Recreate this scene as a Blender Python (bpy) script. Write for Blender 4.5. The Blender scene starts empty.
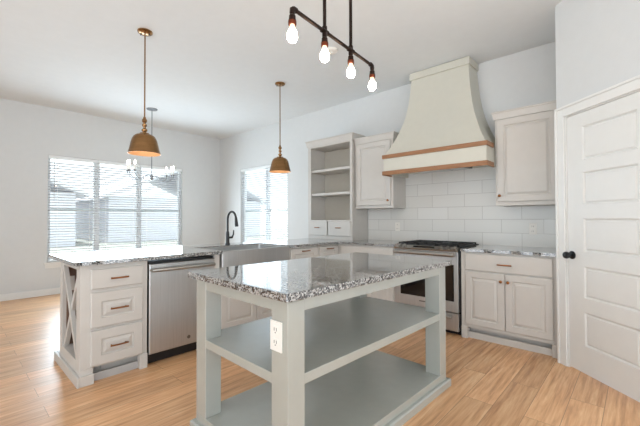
import bpy, bmesh, math, random
from mathutils import Vector, Matrix
random.seed(7)
S = bpy.context.scene
COL = S.collection
PI = math.pi

# ------------------------------------------------------------ camera
cam_d = bpy.data.cameras.new('camera')
cam_d.sensor_width = 36.0
cam_d.lens = 346.06 * 36.0 / 640.0
cam_d.clip_start = 0.05
cam = bpy.data.objects.new('camera', cam_d)
COL.objects.link(cam)
yaw, pit, rol = math.radians(-42.685), math.radians(0.934), math.radians(-0.161)
F = Vector((math.sin(yaw) * math.cos(pit), math.cos(yaw) * math.cos(pit), math.sin(pit)))
r0 = Vector((math.cos(yaw), -math.sin(yaw), 0))
u0 = r0.cross(F)
rv = r0 * math.cos(rol) + u0 * math.sin(rol)
uv = -r0 * math.sin(rol) + u0 * math.cos(rol)
m = Matrix((rv, uv, -F)).transposed().to_4x4()
m.translation = Vector((0, 0, 1.2235))
cam.matrix_world = m
S.camera = cam

# ------------------------------------------------------------ world and exposure
w = bpy.data.worlds.new('overcast_sky')
S.world = w
w.use_nodes = True
bg = w.node_tree.nodes['Background']
bg.inputs['Color'].default_value = (0.85, 0.93, 1.0, 1)
bg.inputs['Strength'].default_value = 0.88
sun_d = bpy.data.lights.new('sun', 'SUN')
sun_d.energy = 3.0
sun_d.angle = math.radians(1.0)
sun_d.color = (1.0, 1.0, 1.0)
sun = bpy.data.objects.new('sun', sun_d)
COL.objects.link(sun)
sun.rotation_euler = (math.radians(10), 0, 0)      # high sun behind the camera: lights the yard, not the room
# daylight entering through the two windows
def window_light(name, loc, rot, sx, sy, power):
    d = bpy.data.lights.new(name, 'AREA')
    d.shape = 'RECTANGLE'
    d.size, d.size_y = sx, sy
    d.energy = power
    d.color = (0.70, 0.87, 1.0)
    d.spread = math.radians(165)
    o = bpy.data.objects.new(name, d)
    COL.objects.link(o)
    o.location, o.rotation_euler = loc, rot
window_light('nook_window_daylight', (-6.99, 2.25, 1.15), (0, math.radians(-88), 0), 1.20, 2.20, 28)
window_light('sink_window_daylight', (-5.48, 4.215, 1.25), (math.radians(-90), 0, 0), 1.20, 1.40, 2.5)
S.view_settings.view_transform = 'Standard'
S.view_settings.look = 'None'
S.view_settings.gamma = 1.0
S.view_settings.use_curve_mapping = False
S.view_settings.exposure = 1.5

# ------------------------------------------------------------ materials
def srgb(r, g, b):
    f = lambda c: c / 12.92 if c <= 0.04045 else ((c + 0.055) / 1.055) ** 2.4
    return (f(r / 255), f(g / 255), f(b / 255), 1)

def mat(name, col, rough=0.5, metal=0.0, noise=0.03, nscale=12.0, bump=0.0, bscale=60.0, emit=None, estr=0.0, spec=0.5, stretch=None):
    M = bpy.data.materials.new(name)
    M.use_nodes = True
    nt = M.node_tree
    b = nt.nodes['Principled BSDF']
    b.inputs['Roughness'].default_value = rough
    b.inputs['Metallic'].default_value = metal
    b.inputs['Specular IOR Level'].default_value = spec
    tc = nt.nodes.new('ShaderNodeTexCoord')
    src = tc.outputs['Object']
    if stretch:
        mp = nt.nodes.new('ShaderNodeMapping')
        mp.inputs['Scale'].default_value = stretch
        nt.links.new(src, mp.inputs['Vector'])
        src = mp.outputs['Vector']
    n = nt.nodes.new('ShaderNodeTexNoise')
    n.inputs['Scale'].default_value = nscale
    n.inputs['Detail'].default_value = 3
    nt.links.new(src, n.inputs['Vector'])
    rp = nt.nodes.new('ShaderNodeValToRGB')
    rp.color_ramp.elements[0].position = 0.3
    rp.color_ramp.elements[1].position = 0.7
    rp.color_ramp.elements[0].color = tuple(c * (1 - noise) for c in col[:3]) + (1,)
    rp.color_ramp.elements[1].color = tuple(min(1, c * (1 + noise)) for c in col[:3]) + (1,)
    nt.links.new(n.outputs['Fac'], rp.inputs['Fac'])
    nt.links.new(rp.outputs['Color'], b.inputs['Base Color'])
    if bump:
        n2 = nt.nodes.new('ShaderNodeTexNoise')
        n2.inputs['Scale'].default_value = bscale
        nt.links.new(src, n2.inputs['Vector'])
        bp = nt.nodes.new('ShaderNodeBump')
        bp.inputs['Strength'].default_value = bump
        bp.inputs['Distance'].default_value = 0.004
        nt.links.new(n2.outputs['Fac'], bp.inputs['Height'])
        nt.links.new(bp.outputs['Normal'], b.inputs['Normal'])
    if emit:
        b.inputs['Emission Color'].default_value = emit
        b.inputs['Emission Strength'].default_value = estr
    return M

M = {}
M['wall'] = mat('wall_paint', srgb(216, 217, 216), 0.75, noise=0.01, bump=0.15, bscale=90, spec=0.25)
M['ceil'] = mat('ceiling_paint', srgb(228, 230, 230), 0.8, noise=0.01, bump=0.2, bscale=70, spec=0.2)
M['trim'] = mat('white_trim_paint', srgb(232, 231, 227), 0.4, noise=0.01)
M['door'] = mat('door_paint', srgb(228, 227, 223), 0.42, noise=0.01)
M['cab'] = mat('cabinet_paint', srgb(203, 198, 191), 0.42, noise=0.015)
M['cabin'] = mat('shaded_cabinet_paint', srgb(196, 190, 178), 0.5, noise=0.015)  # cabinet paint with the shadow inside the hutch put into its tone
M['hood'] = mat('hood_paint', srgb(206, 203, 190), 0.5, noise=0.015)
M['island'] = mat('sage_grey_paint', srgb(168, 170, 162), 0.25, noise=0.02, spec=1.0)
M['island'].node_tree.nodes['Principled BSDF'].inputs['Coat Weight'].default_value = 0.6
M['island'].node_tree.nodes['Principled BSDF'].inputs['Coat Roughness'].default_value = 0.18
M['recess'] = mat('shaded_panel', srgb(118, 92, 76), 0.5, noise=0.08, nscale=6)  # cabinet grey with recess shade and floor bounce put in as brown
M['toe'] = mat('toe_kick_paint', srgb(182, 180, 178), 0.5, noise=0.02)
M['steel'] = mat('brushed_steel', srgb(194, 194, 193), 0.38, 1.0, noise=0.06, nscale=5, stretch=(30, 30, 0.6))
M['steeld'] = mat('dark_steel', srgb(120, 118, 116), 0.35, 1.0, noise=0.05)
M['steelh'] = mat('polished_steel', srgb(178, 176, 172), 0.28, 1.0, noise=0.02)
M['black'] = mat('matte_black', srgb(22, 23, 26), 0.38, noise=0.1)
M['iron'] = mat('cast_iron', srgb(30, 30, 31), 0.55, noise=0.2, nscale=40)
M['glassb'] = mat('black_oven_glass', srgb(20, 17, 16), 0.06, noise=0.05)
M['brass'] = mat('aged_brass', srgb(150, 114, 76), 0.24, 1.0, noise=0.1, nscale=8, stretch=(1, 1, 9))
M['brassin'] = mat('pale_shade_lining', srgb(222, 178, 132), 0.5, noise=0.02)
M['copper'] = mat('copper_pull', srgb(150, 100, 64), 0.3, 1.0, noise=0.1, nscale=40)
M['pipe'] = mat('bronze_black_pipe', srgb(48, 36, 31), 0.35, 0.8, noise=0.25, nscale=30)
M['pipec'] = mat('copper_collar', srgb(120, 62, 42), 0.35, 0.9, noise=0.15, nscale=30)
M['oak'] = mat('honey_oak', srgb(152, 108, 74), 0.5, noise=0.18, nscale=6, stretch=(1.2, 12, 14))
M['chrome'] = mat('satin_chrome', srgb(140, 142, 145), 0.3, 0.95, noise=0.05)
M['candle'] = mat('candle_sleeve', srgb(236, 234, 228), 0.5, noise=0.01)
M['vinyl'] = mat('white_vinyl', srgb(238, 240, 240), 0.35, noise=0.01)
M['plate'] = mat('outlet_plastic', srgb(236, 232, 224), 0.35, noise=0.01)
M['slot'] = mat('outlet_slot', srgb(70, 62, 58), 0.5)
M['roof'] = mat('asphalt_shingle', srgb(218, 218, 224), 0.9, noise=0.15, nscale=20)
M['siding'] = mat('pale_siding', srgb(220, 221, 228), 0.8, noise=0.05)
M['grass'] = mat('pale_yard', srgb(214, 218, 222), 0.95, noise=0.1)
M['lawn'] = mat('dry_lawn', srgb(140, 143, 136), 0.95, noise=0.15, nscale=3)
M['bulb'] = mat('warm_filament_glass', srgb(255, 236, 206), 0.3, emit=(1.0, 0.80, 0.58, 1), estr=26.0)
M['bulbp'] = mat('soft_lamp_glass', srgb(255, 244, 226), 0.3, emit=(1.0, 0.84, 0.62, 1), estr=4.0)
M['bulbw'] = mat('white_lamp_glass', srgb(255, 250, 240), 0.3, emit=(1.0, 0.93, 0.82, 1), estr=5.0)

# the filament bulbs glow dim amber at the neck, white at the belly
_nt = M['bulb'].node_tree
_tc = _nt.nodes.new('ShaderNodeTexCoord')
_sp = _nt.nodes.new('ShaderNodeSeparateXYZ')
_mr = _nt.nodes.new('ShaderNodeMapRange')
_mr.inputs['From Min'].default_value = 2.41 - 3.046 - 0.094
_mr.inputs['From Max'].default_value = 2.41 - 3.046 - 0.150
_cr = _nt.nodes.new('ShaderNodeValToRGB')
_cr.color_ramp.elements[0].color = (0.012, 0.0045, 0.002, 1)
_cr.color_ramp.elements[1].color = (1.0, 0.80, 0.58, 1)
_e = _cr.color_ramp.elements.new(0.45)
_e.color = (0.03, 0.016, 0.008, 1)
_nt.links.new(_tc.outputs['Object'], _sp.inputs[0])
_nt.links.new(_sp.outputs[2], _mr.inputs['Value'])
_nt.links.new(_mr.outputs[0], _cr.inputs['Fac'])
_nt.links.new(_cr.outputs['Color'], _nt.nodes['Principled BSDF'].inputs['Emission Color'])

# window glass: clear with a faint reflection
def glass_mat():
    G = bpy.data.materials.new('window_glass')
    G.use_nodes = True
    nt = G.node_tree
    nt.nodes.clear()
    o = nt.nodes.new('ShaderNodeOutputMaterial')
    mx = nt.nodes.new('ShaderNodeMixShader')
    t = nt.nodes.new('ShaderNodeBsdfTransparent')
    t.inputs['Color'].default_value = (0.96, 0.98, 0.98, 1)
    g = nt.nodes.new('ShaderNodeBsdfGlossy')
    g.inputs['Roughness'].default_value = 0.03
    mx.inputs[0].default_value = 0.05
    nt.links.new(t.outputs[0], mx.inputs[1])
    nt.links.new(g.outputs[0], mx.inputs[2])
    nt.links.new(mx.outputs[0], o.inputs[0])
    return G
M['glass'] = glass_mat()

def slat_mat():
    G = bpy.data.materials.new('white_blind_slat')
    G.use_nodes = True
    nt = G.node_tree
    b = nt.nodes['Principled BSDF']
    b.inputs['Base Color'].default_value = srgb(218, 220, 224)
    b.inputs['Roughness'].default_value = 0.45
    o = nt.nodes['Material Output']
    tl = nt.nodes.new('ShaderNodeBsdfTranslucent')
    tl.inputs['Color'].default_value = (0.9, 0.92, 0.95, 1)
    n = nt.nodes.new('ShaderNodeTexNoise')
    n.inputs['Scale'].default_value = 3
    mr = nt.nodes.new('ShaderNodeMapRange')
    mr.inputs['To Min'].default_value = 0.03
    mr.inputs['To Max'].default_value = 0.05
    nt.links.new(n.outputs['Fac'], mr.inputs['Value'])
    mx = nt.nodes.new('ShaderNodeMixShader')
    nt.links.new(mr.outputs[0], mx.inputs[0])
    nt.links.new(b.outputs[0], mx.inputs[1])
    nt.links.new(tl.outputs[0], mx.inputs[2])
    nt.links.new(mx.outputs[0], o.inputs[0])
    return G
M['slat'] = slat_mat()

def granite_mat():
    G = bpy.data.materials.new('speckled_granite')
    G.use_nodes = True
    nt = G.node_tree
    b = nt.nodes['Principled BSDF']
    b.inputs['Roughness'].default_value = 0.05
    b.inputs['Specular IOR Level'].default_value = 1.0
    b.inputs['Coat Weight'].default_value = 0.45
    b.inputs['Coat Roughness'].default_value = 0.02
    b.inputs['Coat IOR'].default_value = 1.7
    tc = nt.nodes.new('ShaderNodeTexCoord')
    def ramp(pts):
        rp = nt.nodes.new('ShaderNodeValToRGB')
        e = rp.color_ramp.elements
        while len(e) < len(pts):
            e.new(0.5)
        for k, (p, c) in enumerate(pts):
            e[k].position = p
            e[k].color = c
        return rp
    v = nt.nodes.new('ShaderNodeTexVoronoi')
    v.inputs['Scale'].default_value = 145
    nz = nt.nodes.new('ShaderNodeTexNoise')
    nz.inputs['Scale'].default_value = 60
    nz.inputs['Detail'].default_value = 2
    add = nt.nodes.new('ShaderNodeVectorMath')
    add.operation = 'MULTIPLY_ADD'
    add.inputs[1].default_value = (0.012, 0.012, 0.012)
    nt.links.new(tc.outputs['Object'], nz.inputs['Vector'])
    nt.links.new(nz.outputs['Color'], add.inputs[0])
    nt.links.new(tc.outputs['Object'], add.inputs[2])
    nt.links.new(add.outputs[0], v.inputs['Vector'])
    sp = nt.nodes.new('ShaderNodeSeparateColor')
    nt.links.new(v.outputs['Color'], sp.inputs[0])
    rp = ramp([(0.0, srgb(38, 37, 38)), (0.34, srgb(50, 49, 50)), (0.38, srgb(112, 111, 110)), (0.60, srgb(138, 136, 133)),
               (0.65, srgb(172, 170, 166)), (1.0, srgb(194, 192, 187))])
    nt.links.new(sp.outputs[0], rp.inputs['Fac'])
    n3 = nt.nodes.new('ShaderNodeTexNoise')
    n3.inputs['Scale'].default_value = 16
    n3.inputs['Detail'].default_value = 4
    nt.links.new(tc.outputs['Object'], n3.inputs['Vector'])
    r3 = ramp([(0.35, (0.85, 0.85, 0.84, 1)), (0.62, (1, 1, 1, 1))])
    nt.links.new(n3.outputs['Fac'], r3.inputs['Fac'])
    mx = nt.nodes.new('ShaderNodeMix')
    mx.data_type = 'RGBA'
    mx.blend_type = 'MULTIPLY'
    mx.inputs[0].default_value = 1.0
    nt.links.new(rp.outputs['Color'], mx.inputs[6])
    nt.links.new(r3.outputs['Color'], mx.inputs[7])
    nt.links.new(mx.outputs[2], b.inputs['Base Color'])
    return G
M['granite'] = granite_mat()

def floor_mat():
    G = bpy.data.materials.new('oak_plank_floor')
    G.use_nodes = True
    nt = G.node_tree
    L = nt.links
    b = nt.nodes['Principled BSDF']
    tc = nt.nodes.new('ShaderNodeTexCoord')
    mp = nt.nodes.new('ShaderNodeMapping')
    mp.inputs['Rotation'].default_value = (0, 0, PI / 2)
    L.new(tc.outputs['Object'], mp.inputs['Vector'])
    br = nt.nodes.new('ShaderNodeTexBrick')
    br.offset = 0.37
    br.inputs['Color1'].default_value = (0, 0, 0, 1)
    br.inputs['Color2'].default_value = (1, 1, 1, 1)
    br.inputs['Mortar'].default_value = (0.5, 0.5, 0.5, 1)
    br.inputs['Scale'].default_value = 1
    br.inputs['Brick Width'].default_value = 1.22
    br.inputs['Row Height'].default_value = 0.18
    br.inputs['Mortar Size'].default_value = 0.0016
    br.inputs['Mortar Smooth'].default_value = 0.3
    L.new(mp.outputs['Vector'], br.inputs['Vector'])
    # grain: shift the noise by plank so that it does not run through
    sh = nt.nodes.new('ShaderNodeVectorMath')
    sh.operation = 'MULTIPLY_ADD'
    sh.inputs[1].default_value = (7, 5, 3)
    L.new(br.outputs['Color'], sh.inputs[0])
    L.new(mp.outputs['Vector'], sh.inputs[2])
    st = nt.nodes.new('ShaderNodeMapping')
    st.inputs['Scale'].default_value = (1.1, 16, 1)
    L.new(sh.outputs[0], st.inputs['Vector'])
    g1 = nt.nodes.new('ShaderNodeTexNoise')
    g1.inputs['Scale'].default_value = 2.2
    g1.inputs['Detail'].default_value = 6
    g1.inputs['Roughness'].default_value = 0.62
    g1.inputs['Distortion'].default_value = 0.3
    L.new(st.outputs[0], g1.inputs['Vector'])
    rp = nt.nodes.new('ShaderNodeValToRGB')
    e = rp.color_ramp.elements
    e[0].position = 0.28
    e[0].color = srgb(178, 126, 84)
    e[1].position = 0.72
    e[1].color = srgb(234, 194, 148)
    k = e.new(0.5)
    k.color = srgb(214, 163, 116)
    L.new(g1.outputs['Fac'], rp.inputs['Fac'])
    tone = nt.nodes.new('ShaderNodeMapRange')
    tone.inputs['To Min'].default_value = 0.86
    tone.inputs['To Max'].default_value = 1.12
    L.new(br.outputs['Color'], tone.inputs['Value'])
    mx = nt.nodes.new('ShaderNodeMix')
    mx.data_type = 'RGBA'
    mx.blend_type = 'MULTIPLY'
    mx.inputs[0].default_value = 1
    L.new(rp.outputs['Color'], mx.inputs[6])
    L.new(tone.outputs[0], mx.inputs[7])
    m2 = nt.nodes.new('ShaderNodeMix')
    m2.data_type = 'RGBA'
    L.new(br.outputs['Fac'], m2.inputs[0])
    L.new(mx.outputs[2], m2.inputs[6])
    m2.inputs[7].default_value = srgb(150, 108, 78)
    L.new(m2.outputs[2], b.inputs['Base Color'])
    b.inputs['Roughness'].default_value = 0.36
    b.inputs['Specular IOR Level'].default_value = 1.0
    bp = nt.nodes.new('ShaderNodeBump')
    bp.inputs['Strength'].default_value = 0.08
    bp.inputs['Distance'].default_value = 0.002
    L.new(g1.outputs['Fac'], bp.inputs['Height'])
    L.new(bp.outputs['Normal'], b.inputs['Normal'])
    return G
M['floor'] = floor_mat()

def tile_mat():
    G = bpy.data.materials.new('white_subway_tile')
    G.use_nodes = True
    nt = G.node_tree
    L = nt.links
    b = nt.nodes['Principled BSDF']
    tc = nt.nodes.new('ShaderNodeTexCoord')
    sx = nt.nodes.new('ShaderNodeSeparateXYZ')
    L.new(tc.outputs['Object'], sx.inputs[0])
    ax = nt.nodes.new('ShaderNodeMath')
    ax.inputs[1].default_value = 1.952 + 0.406 * 8
    L.new(sx.outputs[0], ax.inputs[0])
    az = nt.nodes.new('ShaderNodeMath')
    az.inputs[1].default_value = -0.904
    L.new(sx.outputs[2], az.inputs[0])
    cb = nt.nodes.new('ShaderNodeCombineXYZ')
    L.new(ax.outputs[0], cb.inputs[0])
    L.new(az.outputs[0], cb.inputs[1])
    br = nt.nodes.new('ShaderNodeTexBrick')
    br.inputs['Color1'].default_value = srgb(228, 226, 221)
    br.inputs['Color2'].default_value = srgb(222, 220, 214)
    br.inputs['Mortar'].default_value = srgb(196, 192, 186)
    br.inputs['Scale'].default_value = 1
    br.inputs['Brick Width'].default_value = 0.406
    br.inputs['Row Height'].default_value = 0.153
    br.inputs['Mortar Size'].default_value = 0.0028
    br.inputs['Mortar Smooth'].default_value = 0.2
    L.new(cb.outputs[0], br.inputs['Vector'])
    L.new(br.outputs['Color'], b.inputs['Base Color'])
    b.inputs['Roughness'].default_value = 0.16
    iv = nt.nodes.new('ShaderNodeMath')
    iv.operation = 'SUBTRACT'
    iv.inputs[0].default_value = 1
    L.new(br.outputs['Fac'], iv.inputs[1])
    bp = nt.nodes.new('ShaderNodeBump')
    bp.inputs['Strength'].default_value = 0.4
    bp.inputs['Distance'].default_value = 0.003
    L.new(iv.outputs[0], bp.inputs['Height'])
    L.new(bp.outputs['Normal'], b.inputs['Normal'])
    return G
M['tile'] = tile_mat()

# ------------------------------------------------------------ mesh helpers
class Fr:
    """a face frame: a along u, b along z, c out of the face along n"""
    def __init__(s, o, u, n):
        s.o, s.u, s.n = Vector(o), Vector(u).normalized(), Vector(n).normalized()
    def __call__(s, a, b, c=0.0):
        return s.o + s.u * a + Vector((0, 0, b)) + s.n * c

class MB:
    def __init__(s):
        s.bm = bmesh.new()
    def hexa(s, P):
        v = [s.bm.verts.new(p) for p in P]
        for f in ((0, 1, 2, 3), (4, 5, 6, 7), (0, 1, 5, 4), (1, 2, 6, 5), (2, 3, 7, 6), (3, 0, 4, 7)):
            s.bm.faces.new([v[i] for i in f])
        return s
    def box(s, x0, x1, y0, y1, z0, z1):
        return s.hexa([(x0, y0, z0), (x1, y0, z0), (x1, y1, z0), (x0, y1, z0), (x0, y0, z1), (x1, y0, z1), (x1, y1, z1), (x0, y1, z1)])
    def fbox(s, f, a0, a1, b0, b1, c0, c1):
        return s.hexa([f(a0, b0, c0), f(a1, b0, c0), f(a1, b0, c1), f(a0, b0, c1), f(a0, b1, c0), f(a1, b1, c0), f(a1, b1, c1), f(a0, b1, c1)])
    def loops(s, loops, cap0=True, cap1=True, closed=True):
        R = [[s.bm.verts.new(p) for p in lp] for lp in loops]
        n = len(R[0])
        for A, B in zip(R, R[1:]):
            for i in range(n if closed else n - 1):
                j = (i + 1) % n
                s.bm.faces.new((A[i], A[j], B[j], B[i]))
        if cap0: s.bm.faces.new(R[0])
        if cap1: s.bm.faces.new(R[-1])
        return s
    def lathe(s, c, prof, n=24, axis='z', cap1=True):
        c = Vector(c)
        def pt(r, h, t):
            x, y = r * math.cos(t), r * math.sin(t)
            if axis == 'z': return c + Vector((x, y, h))
            if axis == 'x': return c + Vector((h, x, y))
            if axis == 'y': return c + Vector((x, h, y))
            q = axis.to_track_quat('Z', 'Y')
            return c + q @ Vector((x, y, h))
        return s.loops([[pt(max(r, 1e-4), h, 2 * PI * k / n) for k in range(n)] for r, h in prof], cap1=cap1)
    def tube(s, pts, r, n=10):
        pts = [Vector(p) for p in pts]
        rr = r if isinstance(r, (list, tuple)) else [r] * len(pts)
        L = []
        up = None
        for i, p in enumerate(pts):
            d = (pts[min(i + 1, len(pts) - 1)] - pts[max(i - 1, 0)]).normalized()
            if up is None:
                up = Vector((0, 0, 1)) if abs(d.z) < 0.9 else Vector((1, 0, 0))
            a = (up - d * up.dot(d)).normalized()
            up = a
            b = d.cross(a)
            L.append([p + (a * math.cos(2 * PI * k / n) + b * math.sin(2 * PI * k / n)) * rr[i] for k in range(n)])
        return s.loops(L)
    def panel(s, f, a0, a1, b0, b1, c0, t=0.02, fw=0.058, raised=True, out=0.005):
        """five-piece cabinet door or drawer front: frame, ogee, raised field"""
        c1 = c0 + t
        def lp(i, c):
            return [f(a0 + i, b0 + i, c), f(a1 - i, b0 + i, c), f(a1 - i, b1 - i, c), f(a0 + i, b1 - i, c)]
        ls = [lp(0, c0), lp(0, c1 - out), lp(out, c1)]
        if fw:
            ls += [lp(fw, c1), lp(fw + 0.006, c1 - 0.011), lp(fw + 0.014, c1 - 0.011)]
            if raised: ls += [lp(fw + 0.034, c1 - 0.001)]
        return s.loops(ls)
    def build(s, name, material, parent=None, bevel=0.0, smooth=False, W=None):
        bmesh.ops.recalc_face_normals(s.bm, faces=s.bm.faces)
        me = bpy.data.meshes.new(name)
        if W is None and parent is not None:
            W = ORG.get(parent.name, Vector())
        if W is not None:
            bmesh.ops.translate(s.bm, verts=s.bm.verts, vec=-Vector(W))
        s.bm.to_mesh(me)
        s.bm.free()
        me.materials.append(material)
        o = bpy.data.objects.new(name, me)
        COL.objects.link(o)
        if parent is not None:
            o.parent = parent
            ORG[o.name] = Vector(W)
        if smooth:
            for p in me.polygons: p.use_smooth = True
            mm = o.modifiers.new('edges', 'EDGE_SPLIT')
            mm.split_angle = math.radians(smooth if smooth is not True else 40)
        if bevel:
            bv = o.modifiers.new('bevel', 'BEVEL')
            bv.width = bevel
            bv.segments = 2
            bv.limit_method = 'ANGLE'
            bv.angle_limit = math.radians(50)
        return o

ORG = {}
def thing(name, label, cat, loc=(0, 0, 0), rz=0.0, group=None, local=False):
    o = bpy.data.objects.new(name, None)
    o.empty_display_size = 0.1
    COL.objects.link(o)
    o.location = loc
    o.rotation_euler = (0, 0, rz)
    o['label'] = label
    o['category'] = cat
    if group: o['group'] = group
    ORG[o.name] = Vector() if local else Vector(loc)
    return o
def tag(o, label, cat, group=None):
    o['label'] = label
    o['category'] = cat
    if group: o['group'] = group
    return o
def struct(name, mb, material, **k):
    o = mb.build(name, material, **k)
    o['kind'] = 'structure'
    return o

# ------------------------------------------------------------ dimensions
L, B, C = -7.032, 4.256, 3.046
XF = -3.015           # face of the peninsula cabinets
YF = 3.634            # face of the cabinets on the range wall
WZ0, WZ1 = 0.535, 2.275
LW0, LW1 = 1.127, 3.372
BW0, BW1 = -6.219, -4.740
dX, dY = -0.438, 3.483
DA = math.radians(-42.5)
du = Vector((math.cos(DA), math.sin(DA), 0))
dn = Vector((math.sin(DA), -math.cos(DA), 0))
RX = -0.510           # return wall beside the pantry
fB = Fr((0, YF, 0), (1, 0, 0), (0, -1, 0))
fP = Fr((XF, 0, 0), (0, 1, 0), (1, 0, 0))
fD = Fr((dX, dY, 0), du, dn)

# ------------------------------------------------------------ shell
struct('floor', MB().box(-7.3, 2.6, -2.6, 4.45, -0.12, 0), M['floor'])
struct('ceiling', MB().box(-7.3, 2.75, -2.75, 4.45, C, C + 0.15), M['ceil'])
wl = MB()
TW = 0.14
wl.box(L - TW, L, -2.6, LW0, 0, C).box(L - TW, L, LW1, B + TW, 0, C).box(L - TW, L, LW0, LW1, 0, WZ0 - 0.03).box(L - TW, L, LW0, LW1, WZ1, C)
struct('wall_left', wl, M['wall'])
wb = MB()
wb.box(L, BW0, B, B + TW, 0, C).box(BW1, RX, B, B + TW, 0, C).box(BW0, BW1, B, B + TW, 0, WZ0 - 0.03).box(BW0, BW1, B, B + TW, WZ1, C)
struct('wall_back', wb, M['wall'])
# pantry corner: return wall, diagonal door wall, return wall
DW, DH, CW = 0.735, 2.052, 0.085
e0 = -0.098                       # start of the diagonal wall along its own axis
e1 = DW + 0.16
wr = MB()
p0 = fD(e0, 0, 0.0)
wr.hexa([(RX, B, 0), (RX, p0.y, 0), (RX + 0.1, p0.y + 0.04, 0), (RX + 0.1, B, 0), (RX, B, C), (RX, p0.y, C), (RX + 0.1, p0.y + 0.04, C), (RX + 0.1, B, C)])
struct('wall_pantry_return', wr, M['wall'])
wd = MB()
wd.fbox(fD, e0, -0.012, 0, C, -0.11, 0).fbox(fD, DW + 0.012, e1, 0, C, -0.11, 0).fbox(fD, -0.012, DW + 0.012, DH + 0.012, C, -0.11, 0)
struct('wall_pantry', wd, M['wall'])
p1 = fD(e1, 0, 0)
struct('wall_right', MB().box(p1.x - 0.02, 2.6, p1.y, p1.y + 0.12, 0, C), M['wall'])

# unseen side behind the camera: gaps invented and sized to let in fill daylight
wf = MB()
wf.box(L, -3.6, -2.72, -2.6, 0, C).box(-3.6, 0.6, -2.72, -2.6, 2.75, C)
struct('wall_front', wf, M['wall'])


# skirting
def skirt(name, mb): return struct(name, mb, M['trim'], bevel=0.004)
skirt('baseboard_left', MB().box(L, L + 0.016, -2.6, B, 0, 0.105))
skirt('baseboard_back', MB().box(L + 0.016, -3.75, B - 0.016, B, 0, 0.105))
skirt('baseboard_right', MB().box(p1.x, 2.6, p1.y - 0.016, p1.y, 0, 0.105))

# door casing
cs = MB()
for a0, a1 in ((-0.012 - CW, -0.012), (DW + 0.012, DW + 0.012 + CW)):
    cs.fbox(fD, a0, a1, 0, DH + 0.012 + CW, 0, 0.014)
    s = 1 if a0 < 0 else -1
    oa = a0 if a0 < 0 else a1
    cs.fbox(fD, min(oa, oa + s * 0.02), max(oa, oa + s * 0.02), 0, DH + 0.012 + CW, 0.014, 0.024)
cs.fbox(fD, -0.012, DW + 0.012, DH + 0.012, DH + 0.012 + CW, 0, 0.014)
cs.fbox(fD, -0.012 - CW + 0.02, DW + 0.012 + CW - 0.02, DH + CW - 0.008, DH + 0.012 + CW, 0.014, 0.024)
for a0, a1, b0, b1 in ((-0.012, -0.002, 0, DH + 0.012), (DW + 0.002, DW + 0.012, 0, DH + 0.012), (-0.002, DW + 0.002, DH + 0.003, DH + 0.012)):
    cs.fbox(fD, a0, a1, b0, b1, -0.11, 0.0)
struct('trim_1', cs, M['trim'], bevel=0.003)

# five-panel pantry door
PZ = [(0.224, 0.489), (0.597, 0.845), (0.957, 1.221), (1.326, 1.584), (1.674, 1.946)]
PA0, PA1 = 0.148, DW - 0.148
d = MB()
c0, c1 = -0.045, -0.008
d.fbox(fD, 0, PA0, 0.012, DH, c0, c1).fbox(fD, PA1, DW, 0.012, DH, c0, c1)
zz = 0.012
for z0, z1 in PZ + [(DH, DH)]:
    d.fbox(fD, PA0, PA1, zz, z0, c0, c1)
    zz = z1
def rect(i, z0, z1, c): return [fD(PA0 + i, z0 + i, c), fD(PA1 - i, z0 + i, c), fD(PA1 - i, z1 - i, c), fD(PA0 + i, z1 - i, c)]
for z0, z1 in PZ:
    d.loops([rect(0, z0, z1, c0), rect(0, z0, z1, c1), rect(0.005, z0, z1, c1 - 0.003), rect(0.012, z0, z1, c1 - 0.013), rect(0.018, z0, z1, c1 - 0.013), rect(0.028, z0, z1, c1 - 0.004)])
door = struct('door_1', d, M['door'])
kp = fD(0.04, 0.922, c1)
kb = MB()
kb.lathe(kp, [(0.0, 0.0), (0.033, 0.0), (0.033, 0.006), (0.026, 0.010), (0.012, 0.012), (0.011, 0.03), (0.016, 0.034), (0.027, 0.044), (0.029, 0.055), (0.025, 0.066), (0.012, 0.072), (0.0, 0.073)], 20, dn)
kb.build('door_knob', M['black'], door, smooth=35)

# ------------------------------------------------------------ windows
def window(idx, f, a0, a1, posts, depth=0.10):
    """f: frame of the wall face seen from inside; opening a0..a1"""
    fr = MB()
    fw = 0.045
    z0, z1 = WZ0 - 0.03, WZ1
    fr.fbox(f, a0, a0 + fw, z0, z1, -depth - 0.03, -depth + 0.025).fbox(f, a1 - fw, a1, z0, z1, -depth - 0.03, -depth + 0.025)
    fr.fbox(f, a0 + fw, a1 - fw, z1 - fw, z1, -depth - 0.03, -depth + 0.025).fbox(f, a0 + fw, a1 - fw, z0, z0 + 0.06, -depth - 0.03, -depth + 0.025)
    wo = struct('window_%d' % idx, fr, M['vinyl'])
    edges = [a0 + fw] + [q for p in posts for q in (p - 0.045, p + 0.045)] + [a1 - fw]
    for p in posts:
        MB().fbox(f, p - 0.045, p + 0.045, z0 + 0.06, z1 - fw, -depth - 0.03, -depth + 0.025).build('mullion', M['vinyl'], wo)
    for k in range(0, len(edges), 2):
        MB().fbox(f, edges[k], edges[k + 1], z0 + 0.06, z1 - fw, -depth - 0.006, -depth - 0.002).build('pane', M['glass'], wo)
        zm = 0.5 * (z0 + z1)
        MB().fbox(f, edges[k], edges[k + 1], zm - 0.02, zm + 0.02, -depth - 0.028, -depth - 0.008).build('meeting_rail', M['vinyl'], wo)
    s = MB()
    s.fbox(f, a0 - 0.045, a1 + 0.045, z0, z0 + 0.025, 0.0, 0.035).fbox(f, a0, a1, z0, z0 + 0.025, -depth + 0.025, 0.0)
    s.fbox(f, a0 - 0.03, a1 + 0.03, z0 - 0.07, z0, 0.0, 0.016)
    s.build('sill', M['trim'], wo)
    return wo
fL = Fr((L, 0, 0), (0, 1, 0), (1, 0, 0))
fBw = Fr((0, B, 0), (1, 0, 0), (0, -1, 0))
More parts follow.
